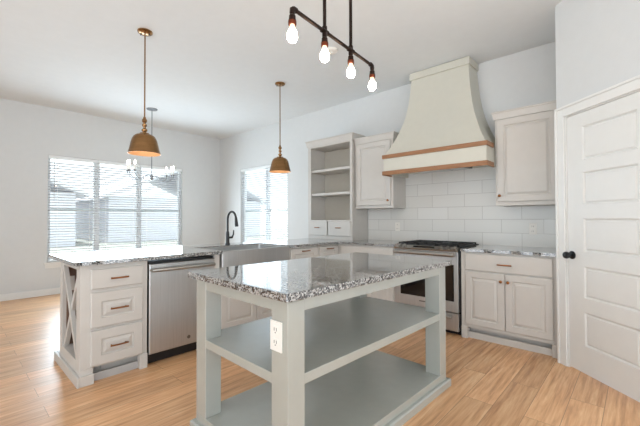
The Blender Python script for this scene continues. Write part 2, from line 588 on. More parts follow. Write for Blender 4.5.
window(1, fL, LW0, LW1, (1.835, 2.545))
window(2, fBw, BW0, BW1, (-5.42,))

def blind(f, a0, a1, label, group, wand=None):
    z0, z1 = WZ0 + 0.004, WZ1 - 0.004
    cc = -0.035
    o3 = f((a0 + a1) / 2, z0, cc)
    t = thing('window_blind', label, 'blind', o3, 0, group)
    MB().fbox(f, a0, a1, z1 - 0.05, z1, cc - 0.028, cc + 0.028).build('headrail', M['vinyl'], t)
    sl = MB()
    pitch, hw, tilt = 0.0435, 0.024, math.radians(16)
    n = int((z1 - 0.05 - z0 - 0.04) / pitch)
    for k in range(n):
        z = z0 + 0.045 + pitch * k
        dc, dz = hw * math.cos(tilt), hw * math.sin(tilt)
        sl.hexa([f(a0 + 0.004, z - dz, cc - dc), f(a1 - 0.004, z - dz, cc - dc), f(a1 - 0.004, z + dz, cc + dc), f(a0 + 0.004, z + dz, cc + dc),
                 f(a0 + 0.004, z - dz + 0.003, cc - dc), f(a1 - 0.004, z - dz + 0.003, cc - dc), f(a1 - 0.004, z + dz + 0.003, cc + dc), f(a0 + 0.004, z + dz + 0.003, cc + dc)])
    sl.build('slats', M['slat'], t)
    MB().fbox(f, a0 + 0.003, a1 - 0.003, z0, z0 + 0.02, cc - 0.024, cc + 0.024).build('bottom_rail', M['vinyl'], t)
    nl = 3 if a1 - a0 > 1 else 2
    for k in range(nl):
        a = a0 + 0.12 + (a1 - a0 - 0.24) * k / (nl - 1)
        MB().fbox(f, a - 0.003, a + 0.003, z0 + 0.02, z1 - 0.05, cc + 0.0255, cc + 0.0265).build('ladder_cord', M['vinyl'], t)
    if wand:
        MB().tube([f(wand, z1 - 0.06, cc + 0.034), f(wand, z1 - 0.75, cc + 0.034)], 0.004, 6).build('tilt_wand', M['toe'], t)
    return t
gB = 'blinds of the dining nook window'
blind(fL, LW0 + 0.006, 1.832, 'white slatted blind at the left end of the wide window, wand hanging in front', gB, 1.21)
blind(fL, 1.838, 2.540, 'white slatted blind in the middle of the wide three-part window', gB)
blind(fL, 2.546, LW1 - 0.006, 'white slatted blind at the right end of the wide window, behind the candle chandelier', gB)
blind(fBw, BW0 + 0.006, BW1 - 0.006, 'white slatted blind in the separate window behind the kitchen sink', None)

# ------------------------------------------------------------ outside
for nm, bx in (('ground_left', (-60, -7.31, -40, 60)), ('ground_back', (-7.31, 40, 4.46, 60)), ('ground_front', (-7.31, 40, -40, -2.75)), ('ground_right', (2.61, 40, -2.75, 4.46))):
    struct(nm, MB().box(*bx, -0.3, -0.15), M['lawn'] if nm in ('ground_left', 'ground_back') else M['grass'])
def house(x0, x1, y0, y1, ze, zr, label):
    t = thing('neighbour_house', label, 'house', ((x0 + x1) / 2, (y0 + y1) / 2, -0.35), 0, 'houses beyond the nook window')
    MB().box(x0, x1, y0, y1, -0.35, ze).build('wall', M['siding'], t)
    ym = (y0 + y1) / 2
    r = MB()
    o = 0.5
    k = (zr - ze) / ((y1 - y0) / 2)
    A = [(y0 - o, ze - k * o), (ym, zr), (y1 + o, ze - k * o), (y1 + o, ze - k * o + 0.16), (ym, zr + 0.16), (y0 - o, ze - k * o + 0.16)]
    r.loops([[(x, y, z) for y, z in A] for x in (x0 - o, x1 + o)])
    r.build('roof', M['roof'], t)
    MB().box(x1, x1 + 0.03, ym - 0.6, ym + 0.6, 0.6, 2.0).build('window', M['vinyl'], t)
house(-31, -21.5, -7.0, 4.6, 2.6, 5.0, 'pale neighbouring house outside, its roof sloping down behind the leftmost blind')
house(-33, -22.5, 6.4, 17.4, 2.6, 5.0, 'pale neighbouring house outside, its gable rising behind the middle and right blinds')

# ------------------------------------------------------------ cabinet fittings
def bar_pull(f, a, b, c, w, material, parent, horiz=True, name='handle'):
    mbp = MB()
    h = w / 2
    pts = []
    for k in range(9):
        s = -1 + 2 * k / 8
        pts.append(f(a + s * h, b, c + 0.026 + 0.006 * (1 - s * s)) if horiz else f(a, b + s * h, c + 0.026))
    mbp.tube(pts, 0.0065, 8)
    for s in (-0.8, 0.8):
        q = (a + s * h, b) if horiz else (a, b + s * h)
        mbp.tube([f(q[0], q[1], c - 0.001), f(q[0], q[1], c + 0.028)], 0.005, 8)
    return mbp.build(name, material, parent, smooth=40)
def round_knob(f, a, b, c, parent, material=None):
    k = MB().lathe(f(a, b, c), [(0, -0.001), (0.008, -0.001), (0.006, 0.004), (0.006, 0.014), (0.014, 0.019), (0.015, 0.026), (0.010, 0.031), (0, 0.032)], 14, f.n)
    return k.build('knob', material or M['copper'], parent, smooth=40)

# ------------------------------------------------------------ peninsula: end cabinet with three drawers
YE = 0.677            # face of the end panel
XB = -3.655           # back of the peninsula cabinets
t = thing('drawer_cabinet', 'grey-white peninsula end cabinet with three drawers and an X-braced side', 'cabinet', (-3.33, 0.92, 0))
cb = MB()
cb.box(XB, XF, YE + 0.16, 1.146, 0.115, 0.884)                            # box behind the end recess
cb.box(XB, XF - 0.09, YE + 0.16, 1.146, 0, 0.115)
cb.build('carcass', M['cab'], t)
ep = MB()
fE = Fr((0, YE, 0), (1, 0, 0), (0, -1, 0))
ep.fbox(fE, XB, XB + 0.075, 0.0, 0.884, -0.16, 0).fbox(fE, XF - 0.105, XF, 0.115, 0.884, -0.16, 0).fbox(fE, XF - 0.105, XF, 0.0, 0.115, -0.086, 0)
ep.fbox(fE, XB + 0.075, XF - 0.105, 0.845, 0.884, -0.16, 0).fbox(fE, XB + 0.075, XF - 0.105, 0.0, 0.165, -0.16, 0)
ep.build('end_frame', M['cab'], t, bevel=0.003)
MB().fbox(fE, XB + 0.075, XF - 0.105, 0.165, 0.845, -0.159, -0.150).fbox(fE, XB + 0.075, XB + 0.079, 0.165, 0.845, -0.150, -0.03).build('recessed_panel', M['recess'], t)  # brown lining puts the recess shade on back and stile
for s in (0, 1):
    xa, xb = (XB + 0.075, XF - 0.105) if s == 0 else (XF - 0.105, XB + 0.075)
    sg = 1 if xb > xa else -1
    w2 = 0.024
    cd = -0.004 - 0.012 * s
    P = [fE(xa, 0.845, cd), fE(xa + sg * w2 * 1.1, 0.845, cd), fE(xb, 0.165 + w2 * 1.4, cd), fE(xb, 0.165, cd), fE(xb - sg * w2 * 1.1, 0.165, cd), fE(xa, 0.845 - w2 * 1.4, cd)]
    bb = MB()
    bb.loops([P, [p + Vector((0, 0.03, 0)) for p in P]])
    bb.build('cross_brace', M['cab'], t)
# plinth: base moulding that wraps round the end and front corner, small foot on the right
pl = MB()
pl.box(XB - 0.11, XF + 0.022, YE - 0.02, YE, 0, 0.075).box(XF, XF + 0.022, YE, 0.765, 0, 0.075).box(XB - 0.11, XB, YE, 1.146, 0, 0.075)
pl.build('plinth', M['cab'], t, bevel=0.004)
MB().box(XF - 0.05, XF + 0.016, 1.088, 1.148, 0, 0.118).build('foot', M['cab'], t, bevel=0.004)
MB().box(XF - 0.045, XF - 0.03, 0.763, 1.088, 0, 0.058).build('toe_board', M['toe'], t)
for k, (z0, z1) in enumerate(((0.698, 0.845), (0.409, 0.671), (0.128, 0.387))):
    dr = MB().panel(fP, 0.742, 1.108, z0, z1, 0.0005, 0.02, 0 if k == 0 else 0.068).build('drawer_front', M['cab'], t)
    bar_pull(fP, 0.928, (z0 + z1) / 2, 0.0195, 0.125, M['copper'], dr)
fO = Fr((XB + 0.079, 0, 0), (0, 1, 0), (1, 0, 0))
op = MB().fbox(fO, 0.712, 0.762, 0.62, 0.74, 0.0003, 0.006).build('outlet_plate', M['plate'], t)
for z in (0.653, 0.707):
    MB().fbox(fO, 0.72, 0.752, z - 0.017, z + 0.017, 0.006, 0.008).build('receptacle', M['plate'], op)

# ------------------------------------------------------------ dishwasher
t = thing('dishwasher', 'stainless dishwasher under the peninsula counter beside the three drawers', 'dishwasher', (-3.3, 1.457, 0))
y0, y1 = 1.158, 1.757
MB().box(XB + 0.05, XF - 0.012, y0, y1, 0.10, 0.868).build('tub_body', M['black'], t)
dd = MB()
dd.loops([[fP(y0 + i, z0 + i, c), ] + [fP(y1 - i, z0 + i, c), fP(y1 - i, z1 - i, c), fP(y0 + i, z1 - i, c)] for i, c, z0, z1 in ((0, -0.011, 0.098, 0.848), (0, 0.014, 0.098, 0.848), (0.006, 0.02, 0.098, 0.848))])
do = dd.build('door', M['steel'], t)
hb = MB()
hz = 0.796
pts = [fP(y0 + 0.015, hz, 0.018)] + [fP(y0 + 0.02 + (y1 - y0 - 0.04) * k / 12, hz, 0.052 + 0.008 * math.sin(PI * k / 12)) for k in range(13)] + [fP(y1 - 0.015, hz, 0.018)]
hb.tube(pts, 0.0145, 10)
hb.build('handle', M['steelh'], do, smooth=40)
MB().lathe(fP(1.5, 0.165, 0.0195), [(0, 0), (0.016, 0), (0.016, 0.002), (0, 0.002)], 16, fP.n).build('badge', M['steeld'], do)
MB().box(XF - 0.07, XF - 0.055, y0, y1, 0.0, 0.098).build('toe_kick', M['black'], t)

# stile between dishwasher and sink belongs to the sink cabinet
t = thing('sink_cabinet', 'grey-white base cabinet with two doors under the apron sink', 'cabinet', (-3.33, 2.25, 0))
MB().box(XB, XF, 1.765, 1.822, 0.0, 0.884).box(XB, XF, 1.822, 2.728, 0.10, 0.640).build('carcass', M['cab'], t, bevel=0.002)
MB().box(XF - 0.07, XF - 0.055, 1.822, 2.728, 0, 0.099).build('toe_board', M['toe'], t)
for a0, a1, k in ((1.832, 2.256, 2.225), (2.262, 2.716, 2.293)):
    dr = MB().panel(fP, a0, a1, 0.14, 0.615, 0.0005).build('door', M['cab'], t)
    round_knob(fP, k, 0.57, 0.0195, dr)

# apron sink
t = thing('apron_sink', 'stainless farmhouse sink with a broad apron front set into the peninsula', 'sink', (-3.28, 2.278, 0.66))
s0, s1, sx0, sx1, sz = 1.834, 2.718, -3.545, XF + 0.028, 0.906
bs = MB()
def rl(i, z, r=0.03):
    out = []
    for cx, cy, a in ((sx1 - i - r, s0 + i + r, -PI / 2), (sx1 - i - r, s1 - i - r, 0), (sx0 + i + r, s1 - i - r, PI / 2), (sx0 + i + r, s0 + i + r, PI)):
        for k in range(5):
            q = a + k * PI / 8
            out.append((cx + r * math.cos(q), cy + r * math.sin(q), z))
    return out
bs.loops([rl(0, 0.655, 0.012), rl(0, sz - 0.004, 0.012), rl(0.004, sz, 0.012), rl(0.02, sz, 0.03), rl(0.024, sz - 0.006, 0.03), rl(0.03, 0.70, 0.03), rl(0.06, 0.675, 0.04)])
bs.build('basin', M['steel'], t, smooth=30)
MB().lathe((-3.28, 2.278, 0.6755), [(0, 0), (0.045, 0), (0.045, 0.003), (0.02, 0.001), (0, 0.001)], 18).build('drain', M['steeld'], t)

# two pull-out fronts right of the sink
for a0, a1, lab in ((2.734, 3.226, 'grey-white base cabinet next to the sink, horizontal pull on its top rail'), (3.232, 3.632, 'narrow grey-white base cabinet in the inner corner of the counter, left of its wall run')):
    t = thing('pullout_cabinet', lab, 'cabinet', (-3.33, (a0 + a1) / 2, 0), 0, 'pull-out cabinets right of the sink')
    MB().box(XB, XF, a0, a1, 0.10, 0.884).build('carcass', M['cab'], t, bevel=0.002)
    MB().box(XF - 0.07, XF - 0.055, a0, a1, 0, 0.099).build('toe_board', M['toe'], t)
    dr = MB().panel(fP, a0 + 0.014, min(a1 - 0.016, 3.602), 0.135, 0.862, 0.0005).build('door', M['cab'], t)
    bar_pull(fP, (a0 + min(a1, 3.618)) / 2, 0.832, 0.0195, 0.125, M['copper'], dr)

# ------------------------------------------------------------ range wall base cabinets
t = thing('base_cabinet', 'grey-white base cabinet between the inner counter corner and the left side of the range', 'cabinet', (-2.6, 3.95, 0))
MB().box(-3.64, -2.138, YF, B - 0.002, 0.10, 0.884).build('carcass', M['cab'], t, bevel=0.002)
MB().box(XF + 0.001, -2.138, YF + 0.055, YF + 0.07, 0, 0.099).build('toe_board', M['toe'], t)
dr = MB().panel(fB, -2.95, -2.155, 0.70, 0.862, 0.0005, 0.02, 0).build('drawer_front', M['cab'], t)
bar_pull(fB, -2.55, 0.78, 0.0195, 0.125, M['copper'], dr)
for a0, a1, k in ((-2.95, -2.556, -2.585), (-2.55, -2.155, -2.52)):
    dr = MB().panel(fB, a0, a1, 0.148, 0.685, 0.0005).build('door', M['cab'], t)
    round_knob(fB, k, 0.62, 0.0195, dr)

t = thing('base_cabinet', 'grey-white base cabinet right of the range, one wide drawer above two doors', 'cabinet', (-0.94, 3.95, 0))
x0, x1 = -1.362, RX - 0.004
MB().box(x0, x1, YF, B - 0.002, 0.115, 0.884).box(x0, x1, YF + 0.09, B - 0.002, 0, 0.115).build('carcass', M['cab'], t)
MB().box(x0 + 0.055, x1 - 0.06, YF + 0.03, YF + 0.045, 0, 0.062).build('toe_board', M['cab'], t)
for a0, a1 in ((x0, x0 + 0.058), (x1 - 0.062, x1)):
    MB().fbox(fB, a0, a1, 0, 0.118, -0.07, 0.012).build('foot', M['cab'], t, bevel=0.004)
dr = MB().panel(fB, -1.318, -0.562, 0.700, 0.866, 0.0005, 0.02, 0).build('drawer_front', M['cab'], t)
bar_pull(fB, -0.945, 0.776, 0.0195, 0.125, M['copper'], dr)
for a0, a1, k in ((-1.318, -0.951, -0.979), (-0.945, -0.562, -0.915)):
    dr = MB().panel(fB, a0, a1, 0.148, 0.686, 0.0005).build('door', M['cab'], t)
    round_knob(fB, k, 0.616, 0.0195, dr)

# ------------------------------------------------------------ gas range
t = thing('gas_range', 'stainless gas range with black grates under the hood', 'range', (-1.752, 3.95, 0))
x0, x1 = -2.132, -1.370
fR = Fr((0, 3.63, 0), (1, 0, 0), (0, -1, 0))
MB().box(x0, x1, 3.66, 4.24, 0.03, 0.905).build('body', M['black'], t)
x1 = -1.384
MB().box(x0 + 0.01, x1 - 0.01, 3.68, 3.72, 0.0, 0.03).build('toe_kick', M['black'], t)
cp = MB()
cp.loops([[(x, 3.66, 0.872), (x, 3.612, 0.872), (x, 3.602, 0.888), (x, 3.640, 0.918), (x, 3.66, 0.918)] for x in (x0, x1)])
cp.build('control_panel', M['steelh'], t)
MB().box(x0, x1, 3.661, 4.24, 0.9055, 0.922).build('cooktop', M['iron'], t)
kn = Vector((0, -0.66, 0.75)).normalized()
for x in (-2.062, -2.0, -1.567, -1.491, -1.417):
    MB().lathe((x, 3.62, 0.9), [(0, -0.002), (0.022, -0.002), (0.02, 0.012), (0.017, 0.026), (0, 0.028)], 16, kn).build('control_knob', M['steelh'], t, smooth=40)
MB().hexa([Vector((x, 3.621 + dy, 0.9005 + dz)) + kn * c for c in (-0.001, 0.002) for x, dy, dz in ((-1.90, -0.014, -0.012), (-1.65, -0.014, -0.012), (-1.65, 0.012, 0.011), (-1.90, 0.012, 0.011))]).build('display', M['glassb'], t)
for gx0, gx1 in ((x0 + 0.02, x0 + 0.262), (x0 + 0.266, x1 - 0.266), (x1 - 0.262, x1 - 0.02)):
    g = MB()
    gz0, gz1 = 0.932, 0.943
    g.box(gx0, gx1, 3.675, 3.689, gz0, gz1).box(gx0, gx1, 4.20, 4.214, gz0, gz1).box(gx0, gx1, 3.937, 3.951, gz0, gz1)
    xm = (gx0 + gx1) / 2
    for xx in (gx0, xm - 0.007, gx1 - 0.014):
        g.box(xx, xx + 0.014, 3.675, 4.214, gz0, gz1 + 0.001)
    for yy in (3.81, 4.07):
        g.box(gx0, gx1, yy - 0.006, yy + 0.006, gz0, gz1 + 0.001)
    for xx in (gx0, gx1 - 0.014):
        for yy in (3.675, 4.20):
            g.box(xx, xx + 0.014, yy, yy + 0.014, 0.922, gz0)
    g.build('grate', M['iron'], t)
    for yy in (3.81, 4.07):
        MB().lathe((xm, yy, 0.9215), [(0, 0), (0.045, 0), (0.045, 0.006), (0.03, 0.012), (0, 0.012)], 16).build('burner', M['iron'], t)
do = MB().fbox(fR, x0 + 0.003, x1 - 0.003, 0.238, 0.869, -0.03, 0.018).build('oven_door', M['steel'], t, bevel=0.004)
MB().fbox(fR, -2.055, -1.432, 0.352, 0.735, 0.017, 0.0205).build('oven_window', M['glassb'], do)
h = MB()
h.tube([fR(-2.115 + 0.705 * k / 10, 0.842, 0.066) for k in range(11)], 0.021, 12)
for x in (-2.085, -1.44):
    h.tube([fR(x, 0.842, 0.015), fR(x, 0.842, 0.06)], 0.011, 8)
h.build('handle', M['steelh'], do, smooth=40)
MB().fbox(fR, -1.825, -1.745, 0.296, 0.309, 0.017, 0.0188).build('badge', M['steeld'], do)
dw_ = MB().fbox(fR, x0 + 0.003, x1 - 0.003, 0.045, 0.228, -0.03, 0.018).build('storage_drawer', M['steel'], t, bevel=0.004)
h = MB()
h.tube([fR(-2.06 + 0.61 * k / 10, 0.19, 0.05) for k in range(11)], 0.013, 12)
for x in (-2.03, -1.48):
    h.tube([fR(x, 0.19, 0.015), fR(x, 0.19, 0.05)], 0.010, 8)
h.build('handle', M['steelh'], dw_, smooth=40)

# ------------------------------------------------------------ counters
ct = MB()
cz0, cz1 = 0.885, 0.915
XO, XI = -3.877, XF + 0.043
YO = YF - 0.03
ct.box(XO, XI, 0.628, s0 - 0.002, cz0, cz1).box(XO, sx0 - 0.002, s0 - 0.002, s1 + 0.002, cz0, cz1)
ct.box(XO, XI, s1 + 0.002, B - 0.001, cz0, cz1).box(XI, -2.137, YO, B - 0.001, cz0, cz1)
tag(ct.build('granite_countertop', M['granite']), 'long L-shaped speckled granite counter running over the peninsula to the range', 'countertop')
ct = MB()
ct.box(-1.366, RX - 0.002, YO, B - 0.001, cz0, cz1)
tag(ct.build('granite_countertop', M['granite']), 'short speckled granite counter between the range and the pantry door', 'countertop')

# faucet
fx, fy = -3.605, 2.285
t = thing('faucet', 'tall black gooseneck faucet standing behind the apron sink', 'faucet', (fx, fy, cz1))
MB().lathe((fx, fy, cz1), [(0, 0), (0.03, 0), (0.028, 0.012), (0.021, 0.03), (0.021, 0.13), (0.017, 0.16), (0, 0.16)], 18).build('base', M['black'], t, smooth=40)
pts = [(fx, fy, cz1 + 0.155), (fx, fy, cz1 + 0.28)]
R_ = 0.088
for k in range(1, 13):
    a = PI - k * (PI * 0.93) / 12
    pts.append((fx + R_ + R_ * math.cos(a), fy, cz1 + 0.30 + R_ * 1.05 * math.sin(a)))
MB().tube(pts, 0.0125, 12).build('gooseneck', M['black'], t, smooth=40)
e = Vector(pts[-1])
MB().tube([e + Vector((-0.003, 0, 0.012)), e + Vector((0.006, 0, -0.04)), e + Vector((0.016, 0, -0.10))], [0.0135, 0.018, 0.021], 12).build('spray_head', M['black'], t, smooth=40)
lv = MB()
lv.tube([(fx, fy + 0.015, cz1 + 0.085), (fx + 0.01, fy + 0.06, cz1 + 0.088)], 0.013, 10)
lv.tube([(fx + 0.01, fy + 0.055, cz1 + 0.085), (fx + 0.018, fy + 0.068, cz1 + 0.125), (fx + 0.022, fy + 0.07, cz1 + 0.175)], [0.011, 0.009, 0.007], 10)
lv.build('lever', M['black'], t, smooth=40)

# ------------------------------------------------------------ backsplash and its outlets
bsx = MB()
bsx.box(-2.945, RX - 0.001, B - 0.010, B - 0.0005, cz1 + 0.0005, 1.90)
tag(bsx.build('tile_backsplash', M['tile']), 'white subway tile backsplash on the wall behind the range', 'backsplash')
fT = Fr((0, B - 0.010, 0), (1, 0, 0), (0, -1, 0))
for x, lab in ((-2.455, 'white outlet plate on the tile left of the range, under the upper cabinet'), (-0.833, 'white outlet plate on the tile above the short counter right of the range')):
    t = thing('wall_outlet', lab, 'outlet', (x, B - 0.012, 1.05), 0, 'outlets on the backsplash')
    MB().fbox(fT, x - 0.036, x + 0.036, 1.05, 1.168, 0.0003, 0.006).build('cover_plate', M['plate'], t, bevel=0.002)
    for z in (1.083, 1.135):
        rc = MB().fbox(fT, x - 0.017, x + 0.017, z - 0.017, z + 0.017, 0.006, 0.008).build('receptacle', M['plate'], t)
        MB().fbox(fT, x - 0.009, x - 0.006, z - 0.006, z + 0.008, 0.0078, 0.0084).fbox(fT, x + 0.006, x + 0.009, z - 0.006, z + 0.008, 0.0078, 0.0084).build('slots', M['slot'], rc)

# ------------------------------------------------------------ hutch on the counter
t = thing('hutch', 'tall open-shelf cupboard with two small drawers standing on the corner counter', 'cupboard', (-3.385, 4.06, cz1))
hx0, hx1, hy = -3.82, -2.955, 3.87
fH = Fr((0, hy, 0), (1, 0, 0), (0, -1, 0))
hz1 = 2.345
bk = B - 0.003
c = MB()
c.box(hx0, hx0 + 0.02, hy + 0.018, bk, cz1, hz1).box(hx1 - 0.02, hx1, hy + 0.018, bk, cz1, hz1).box(hx0 + 0.02, hx1 - 0.02, hy + 0.018, bk, hz1 - 0.03, hz1)
c.box(hx0 + 0.02, hx1 - 0.02, hy + 0.018, bk, cz1, cz1 + 0.03).box(hx0 + 0.02, hx1 - 0.02, hy + 0.018, bk - 0.012, 1.165, 1.19)
c.build('carcass', M['cab'], t)
MB().box(hx0 + 0.02, hx1 - 0.02, bk - 0.012, bk, cz1 + 0.03, hz1 - 0.03).build('back_panel', M['cabin'], t)
ff = MB()
ff.fbox(fH, hx0, hx0 + 0.06, cz1, hz1, -0.018, 0).fbox(fH, hx1 - 0.04, hx1, cz1, hz1, -0.018, 0)
ff.fbox(fH, hx0 + 0.06, hx1 - 0.04, 2.315, hz1, -0.018, 0).fbox(fH, hx0 + 0.06, hx1 - 0.04, cz1, 0.985, -0.018, 0).fbox(fH, hx0 + 0.06, hx1 - 0.04, 1.172, 1.203, -0.018, 0)
ff.build('face_frame', M['cab'], t, bevel=0.002)
for z in (1.575, 1.937):
    MB().box(hx0 + 0.02, hx1 - 0.02, hy + 0.02, bk - 0.012, z, z + 0.036).build('shelf', M['cab'], t, bevel=0.002)
for a0, a1 in ((hx0 + 0.03, -3.415), (-3.395, hx1 - 0.02)):
    dr = MB().panel(fH, a0, a1, 0.972, 1.186, 0.0005, 0.018, 0).build('drawer_front', M['cab'], t)
    bar_pull(fH, (a0 + a1) / 2, 1.09, 0.0175, 0.085, M['copper'], dr)
def crown(x0, x1, y, z0, z1, out, parent, left=True, right=True, back=bk):
    mbx = MB()
    prof = [(0.0, z0), (0.012, z0), (0.013, z0 + 0.012), (out * 0.5, z0 + 0.022), (out * 0.75, z1 - 0.02), (out, z1 - 0.014), (out, z1)]
    lo, ro = (1 if left else 0), (1 if right else 0)
    mbx.loops([[(x0 - p * lo, back, z), (x0 - p * lo, y - p, z), (x1 + p * ro, y - p, z), (x1 + p * ro, back, z)] for p, z in prof])
    return mbx.build('crown_moulding', M['cab'], parent)
crown(hx0, hx1, hy, 2.335, 2.428, 0.034, t)

# upper cabinets
def upper(x0, x1, y, z0, z1, label, doors, knob, lc, rc, cz):
    t = thing('upper_cabinet', label, 'cabinet', ((x0 + x1) / 2, (y + B) / 2, z0), 0, 'upper cabinets beside the hood')
    f = Fr((0, y, 0), (1, 0, 0), (0, -1, 0))
    MB().box(x0, x1, y, bk - 0.009, z0, z1).build('carcass', M['cab'], t, bevel=0.002)
    for a0, a1, b0, b1 in doors:
        dr = MB().panel(f, a0, a1, b0, b1, 0.0005, 0.02, 0.062).build('door', M['cab'], t)
        round_knob(f, knob[0], knob[1], 0.0195, dr)
    crown(x0, x1, y, z1 - 0.008, cz, 0.03, t, lc, rc, bk - 0.009)
upper(-2.938, -2.330, 3.925, 1.362, 2.268, 'grey-white upper cabinet between the open hutch and the hood', [(-2.905, -2.365, 1.40, 2.252)], (-2.393, 1.46), False, True, 2.345)
upper(-1.105, RX - 0.003, 3.925, 1.352, 2.262, 'grey-white upper cabinet between the hood and the pantry door', [(-1.085, -0.553, 1.392, 2.246)], (-1.058, 1.455), True, False, 2.335)

# ------------------------------------------------------------ range hood
t = thing('range_hood', 'large flared greige plaster-style hood with two wood bands above the range', 'hood', (-1.71, 3.95, 1.75))
g_pts = [(0.0, 1.0), (0.055, 0.875), (0.11, 0.76), (0.17, 0.66), (0.24, 0.55), (0.32, 0.44), (0.42, 0.31), (0.54, 0.20), (0.68, 0.11), (0.84, 0.045), (1.0, 0.0)]
hb = MB()
bkh = B - 0.011
lo = []
for f_, g in g_pts:
    z = 1.99 + f_ * (2.955 - 1.99)
    xl = -2.085 - g * 0.222
    xr = -1.385 + g * 0.272
    yy = 3.965 - g * 0.305
    lo.append([(xl, bkh, z), (xl, yy, z), (xr, yy, z), (xr, bkh, z)])
hb.loops(lo)
hb.build('flared_body', M['hood'], t, smooth=30)
MB().box(-2.085, -1.385, 3.965, bkh, 2.955, C - 0.001).build('neck', M['hood'], t)
MB().box(-2.103, -1.367, 3.944, bkh, 2.952, 3.034).build('crown_trim', M['hood'], t, bevel=0.004)
sk = MB()
bx0, bx1, by = -2.307, -1.113, 3.662
sk.box(bx0, bx1, by, by + 0.02, 1.77, 1.995).box(bx0, bx0 + 0.02, by + 0.02, bkh, 1.77, 1.995).box(bx1 - 0.02, bx1, by + 0.02, bkh, 1.77, 1.995)
sk.box(bx0 + 0.02, bx1 - 0.02, by + 0.02, bkh, 1.82, 1.84)
sk.build('skirt', M['hood'], t)
for z0, z1 in ((1.752, 1.802), (1.955, 2.001)):
    bd = MB()
    bd.box(bx0 - 0.014, bx1 + 0.014, by - 0.018, by, z0, z1).box(bx0 - 0.014, bx0, by, 3.86, z0, z1).box(bx1, bx1 + 0.014, by, 3.86, z0, z1)
    bd.build('wood_band', M['oak'], t, bevel=0.003)
MB().box(-2.0, -1.40, 3.74, 4.10, 1.792, 1.8195).build('vent_insert', M['steeld'], t)
for k in range(3):
    MB().box(-1.98 + k * 0.19, -1.81 + k * 0.19, 3.77, 4.07, 1.786, 1.7925).build('filter', M['steel'], t)

# ------------------------------------------------------------ island
IC = Vector((-1.487, 1.717, 0))
IR = math.radians(-1.57)
t = thing('kitchen_island', 'sage-grey open island table with two shelves on the wood floor', 'island', IC, IR, local=True)
lx, ly0, ly1, lw = 0.412, -0.721, 0.795, 0.112
lf = 0.098
for sx in (-1, 1):
    for ya, yb in ((ly0, ly0 + lf), (ly1 - lf, ly1)):
        xa, xb = (lx - lw, lx) if sx > 0 else (-lx, -lx + lw)
        lg = MB().box(xa, xb, ya, yb, 0.098, 0.868).build('leg', M['island'], t, bevel=0.003)
        if sx > 0 and ya == ly0:
            fI = Fr((0, ly0, 0), (1, 0, 0), (0, -1, 0))
            pl_ = MB().fbox(fI, 0.3, 0.378, 0.648, 0.778, 0.0003, 0.007).build('outlet_plate', M['plate'], t, bevel=0.002)
            for z in (0.686, 0.74):
                MB().fbox(fI, 0.322, 0.356, z - 0.018, z + 0.018, 0.007, 0.009).fbox(fI, 0.337, 0.341, z - 0.003, z + 0.001, 0.009, 0.0095).build('receptacle', M['plate'], pl_)
                MB().fbox(fI, 0.330, 0.333, z - 0.004, z + 0.010, 0.0088, 0.0097).fbox(fI, 0.345, 0.348, z - 0.004, z + 0.010, 0.0088, 0.0097).fbox(fI, 0.3365, 0.3415, z - 0.013, z - 0.008, 0.0088, 0.0097).build('slots', M['slot'], pl_)
ap = MB()
az0, az1 = 0.818, 0.879
ap.box(-lx + lw, lx - lw, ly0 + 0.002, ly0 + 0.03, az0, az1).box(-lx + lw, lx - lw, ly1 - 0.03, ly1 - 0.002, az0, az1)
ap.box(lx - 0.03, lx - 0.002, ly0 + lf, ly1 - lf, az0, az1).box(-lx + 0.002, -lx + 0.03, ly0 + lf, ly1 - lf, az0, az1)
for sx in (-1, 1):
    for ya, yb in ((ly0, ly0 + lf), (ly1 - lf, ly1)):
        xa, xb = (lx - lw, lx) if sx > 0 else (-lx, -lx + lw)
        ap.box(xa, xb, ya, yb, 0.868, 0.879)
ap.build('apron', M['island'], t, bevel=0.002)
sh = MB()
def shelf_poly(mb, z0, z1, i=0.002):
    X1, Y0, Y1 = lx - i, ly0 + i, ly1 - i
    xi, y0i, y1i = lx - lw, ly0 + lf, ly1 - lf
    P = [(-xi, Y0), (xi, Y0), (xi, y0i), (X1, y0i), (X1, y1i), (xi, y1i), (xi, Y1), (-xi, Y1), (-xi, y1i), (-X1, y1i), (-X1, y0i), (-xi, y0i)]
    return mb.loops([[(x, y, z) for x, y in P] for z in (z0, z1)])
shelf_poly(sh, 0.494, 0.541)
sh.build('shelf', M['island'], t, bevel=0.002)
sh = MB()
sh.box(-lx, lx, ly0, ly1, 0.0, 0.098)
sh.build('bottom_shelf', M['island'], t, bevel=0.003)
bm_ = MB()
bo = 0.026
P0 = [(-lx, ly0), (lx, ly0), (lx, ly1), (-lx, ly1)]
def off(q): return [(-lx - q, ly0 - q), (lx + q, ly0 - q), (lx + q, ly1 + q), (-lx - q, ly1 + q)]
bm_.loops([[(x, y, z) for x, y in off(q)] for q, z in ((0.001, 0.0), (bo, 0.0), (bo, 0.044), (bo - 0.008, 0.052), (0.001, 0.052), (0.001, 0.0))], cap0=False, cap1=False)
bm_.build('base_moulding', M['island'], t)
it = MB()
it.box(-0.451, 0.449, -0.758, 0.828, 0, 0.036)
o = it.build('granite_slab', M['granite'], bevel=0.004)
o.location = IC + Vector((0, 0, 0.8795))
o.rotation_euler = (0, 0, IR)
tag(o, 'speckled granite slab lying on the sage-grey island table', 'countertop')

